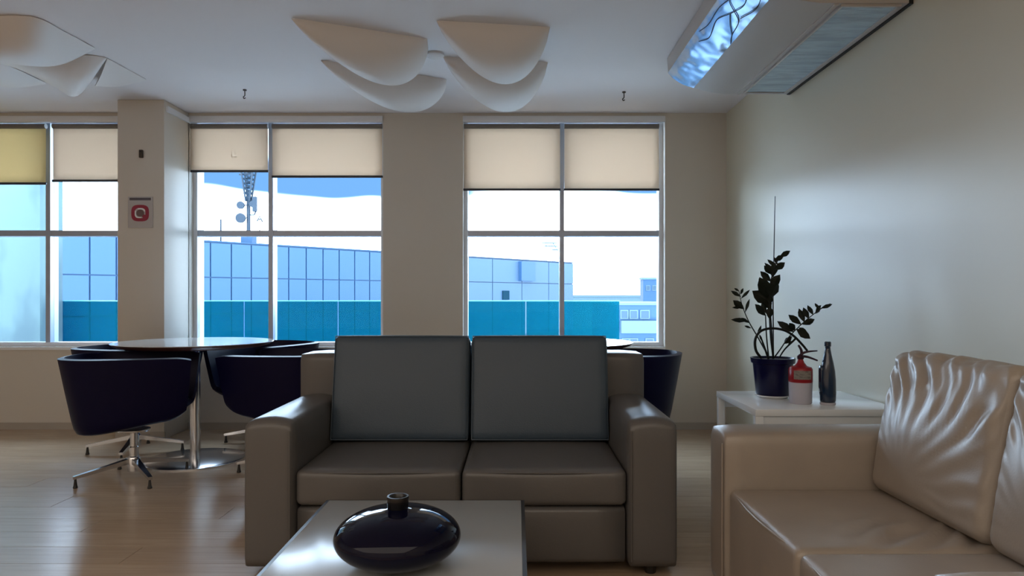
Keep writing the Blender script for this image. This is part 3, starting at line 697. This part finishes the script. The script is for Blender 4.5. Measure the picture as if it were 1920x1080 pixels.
# ================================================================== ROUND TABLES
def round_table(label, x, y, zt=.83):
    t = thing('round_table', label, 'table', (x, y, 0), 0, 'round pedestal tables by the windows')
    bm = bmesh.new(); lathe(bm, [(0, zt-.006), (.515, zt-.006), (.525, zt-.003), (.523, zt), (0, zt)], 72); obj('tabletop', bm, M['white_gloss'], t, 40)
    bm = bmesh.new(); lathe(bm, [(0, zt-.034), (.46, zt-.034), (.50, zt-.022), (.522, zt-.006), (0, zt-.006)], 72); obj('underside', bm, M['table_edge'], t, 40)
    bm = bmesh.new(); lathe(bm, [(.034, .012), (.034, .30), (.033, zt-.034)], 28); obj('column', bm, M['chrome'], t, 40)
    bm = bmesh.new(); lathe(bm, [(0, 0), (.335, 0), (.335, .008), (.32, .012), (.06, .016), (0, .016)], 64); obj('base_plate', bm, M['chrome'], t, 40)
    bm = bmesh.new(); lathe(bm, [(.06, zt-.045), (.12, zt-.040), (.12, zt-.034), (0, zt-.034)], 28); obj('mounting_plate', bm, M['chrome'], t, 40)
    return t
T1 = (at(366, 0, 4.88).x, 4.88); T2 = (at(1045, 0, 4.86).x, 4.86)
round_table('round pedestal table with white top and chrome column beside the column', *T1)
round_table('round pedestal table mostly hidden behind the grey sofa', *T2)

# ================================================================== TUB CHAIRS (front faces local +X)
def make_chair(label):
    t = thing('tub_chair', label, 'chair', (0, 0, 0), 0, 'navy swivel tub chairs')
    # plan outline, U-shaped, open at +X
    def plan(s):            # s 0..1
        straight = .30
        if s < straight: f = s/straight; return Vector((.36-.38*f, -.285-.052*math.sin(f*PI/2), 0))
        if s > 1-straight: f = (1-s)/straight; return Vector((.36-.38*f, .285+.052*math.sin(f*PI/2), 0))
        a_ = (s-straight)/(1-2*straight)*PI; c, sn = math.cos(a_), math.sin(a_); ex = 2.7
        f = (abs(c)**ex+abs(sn)**ex)**(-1/ex)
        return Vector((-.02-.375*sn*f, -.337*c*f, 0))
    cen = Vector((0, 0, 0))
    lev = [(.10, 0), (.42, .0), (.66, .004), (.76, .018), (.80, .05), (.83, .10), (.915, .28), (1.0, .47)]
    def zb(x): return .305+.10*max(0, min(1, (x+.25)/.55))**1.2
    def P(u, v):
        s = v*(len(lev)-1); i = min(int(s+1e-9), len(lev)-2); f = s-i
        k = lev[i][0]+(lev[i+1][0]-lev[i][0])*f; hh = lev[i][1]+(lev[i+1][1]-lev[i][1])*f
        p = plan(u); x = p.x*k; y = p.y*k
        b = zb(p.x*min(k, .9)); topz = .775-.012*max(0, p.x+.1)
        e_ = max(0, 1-min(u, 1-u)/.07); b += .035*e_*e_; topz -= .012*e_*e_
        z = b+(topz-b)*hh/.47
        x = p.x*(k+(1-k)*.6*max(0, min(1, p.x/.36)))
        return Vector((x, y, z))
    bm = bmesh.new(); grid(bm, P, 49, 22)
    bmesh.ops.recalc_face_normals(bm, faces=bm.faces[:])
    c = sum((f.normal.dot(Vector((f.calc_center_median().x, f.calc_center_median().y, 0))) for f in bm.faces))
    bmesh.ops.solidify(bm, geom=bm.faces[:], thickness=.035 if c > 0 else -.035)
    o = obj('shell', bm, M['navy'], t, 60)
    md = o.modifiers.new('soft', 'BEVEL'); md.width = .010; md.segments = 3; md.limit_method = 'ANGLE'; md.angle_limit = math.radians(50)
    bm = bmesh.new(); rbox(bm, .265, .240, .055, .04, 8, (0, 0, .012), lambda q, p: Vector((q.x*(1-(.24 if p.x < 0 else .08)*p.x**2*p.y**2), q.y*(1-(.24 if p.x < 0 else .08)*p.x**2*p.y**2), q.z))); o = obj('seat_cushion', bm, M['navy_seat'], t, True); o.location = (.01, 0, .458)
    bm = bmesh.new(); lathe(bm, [(.09, .300), (.095, .307), (.095, .313), (.0, .315)], 24); lathe(bm, [(.027, .10), (.027, .20), (.022, .205), (.022, .305)], 20); obj('gas_column', bm, M['chrome'], t, 40)
    bm = bmesh.new(); lathe(bm, [(.02, .045), (.036, .05), (.040, .13), (.030, .145), (0, .145)], 20); obj('hub', bm, M['chrome'], t, 40)
    for k in range(4):
        bm = bmesh.new(); n0 = 2
        sec = [(.03, .115, .022, .016), (.16, .092, .017, .012), (.33, .062, .012, .009)]
        R = [[bm.verts.new((x, sy*w, z+sz*h_)) for sy, sz in ((-1, -1), (1, -1), (1, 1), (-1, 1))] for x, z, w, h_ in sec]
        for a_, b_ in zip(R, R[1:]):
            for j in range(4): bm.faces.new((a_[j], a_[(j+1) % 4], b_[(j+1) % 4], b_[j]))
        bm.faces.new(R[0]); bm.faces.new(R[-1])
        l = obj('leg', bm, M['chrome'], t); l.rotation_euler = (0, 0, math.radians(25)+k*PI/2)
        bm = bmesh.new(); lathe(bm, [(.012, 0), (.014, .004), (.010, .018), (.006, .055)], 12, .318, 0); obj('glide', bm, M['dark'], l)
    return t
ch = make_chair('navy tub chair nearest the camera, left of the left round table')
spots = [(-2.41, 4.37, 19, None), (-2.80, 5.10, -12, 'navy tub chair at the left round table, tucked behind the nearest one by the column'),
         (-1.50, 4.60, 170, 'navy tub chair right of the left round table, partly behind the grey sofa arm'),
         (-1.96, 5.44, 245, 'navy tub chair behind the left round table, close to the sill'),
         (.70, 4.62, 165, 'navy tub chair behind the right end of the grey sofa')]
for i, (x, y, a_, lab) in enumerate(spots):
    if i == 0: ch.location = (x, y, 0); ch.rotation_euler = (0, 0, math.radians(a_))
    else: dup(ch, (x, y, 0), math.radians(a_), lab)
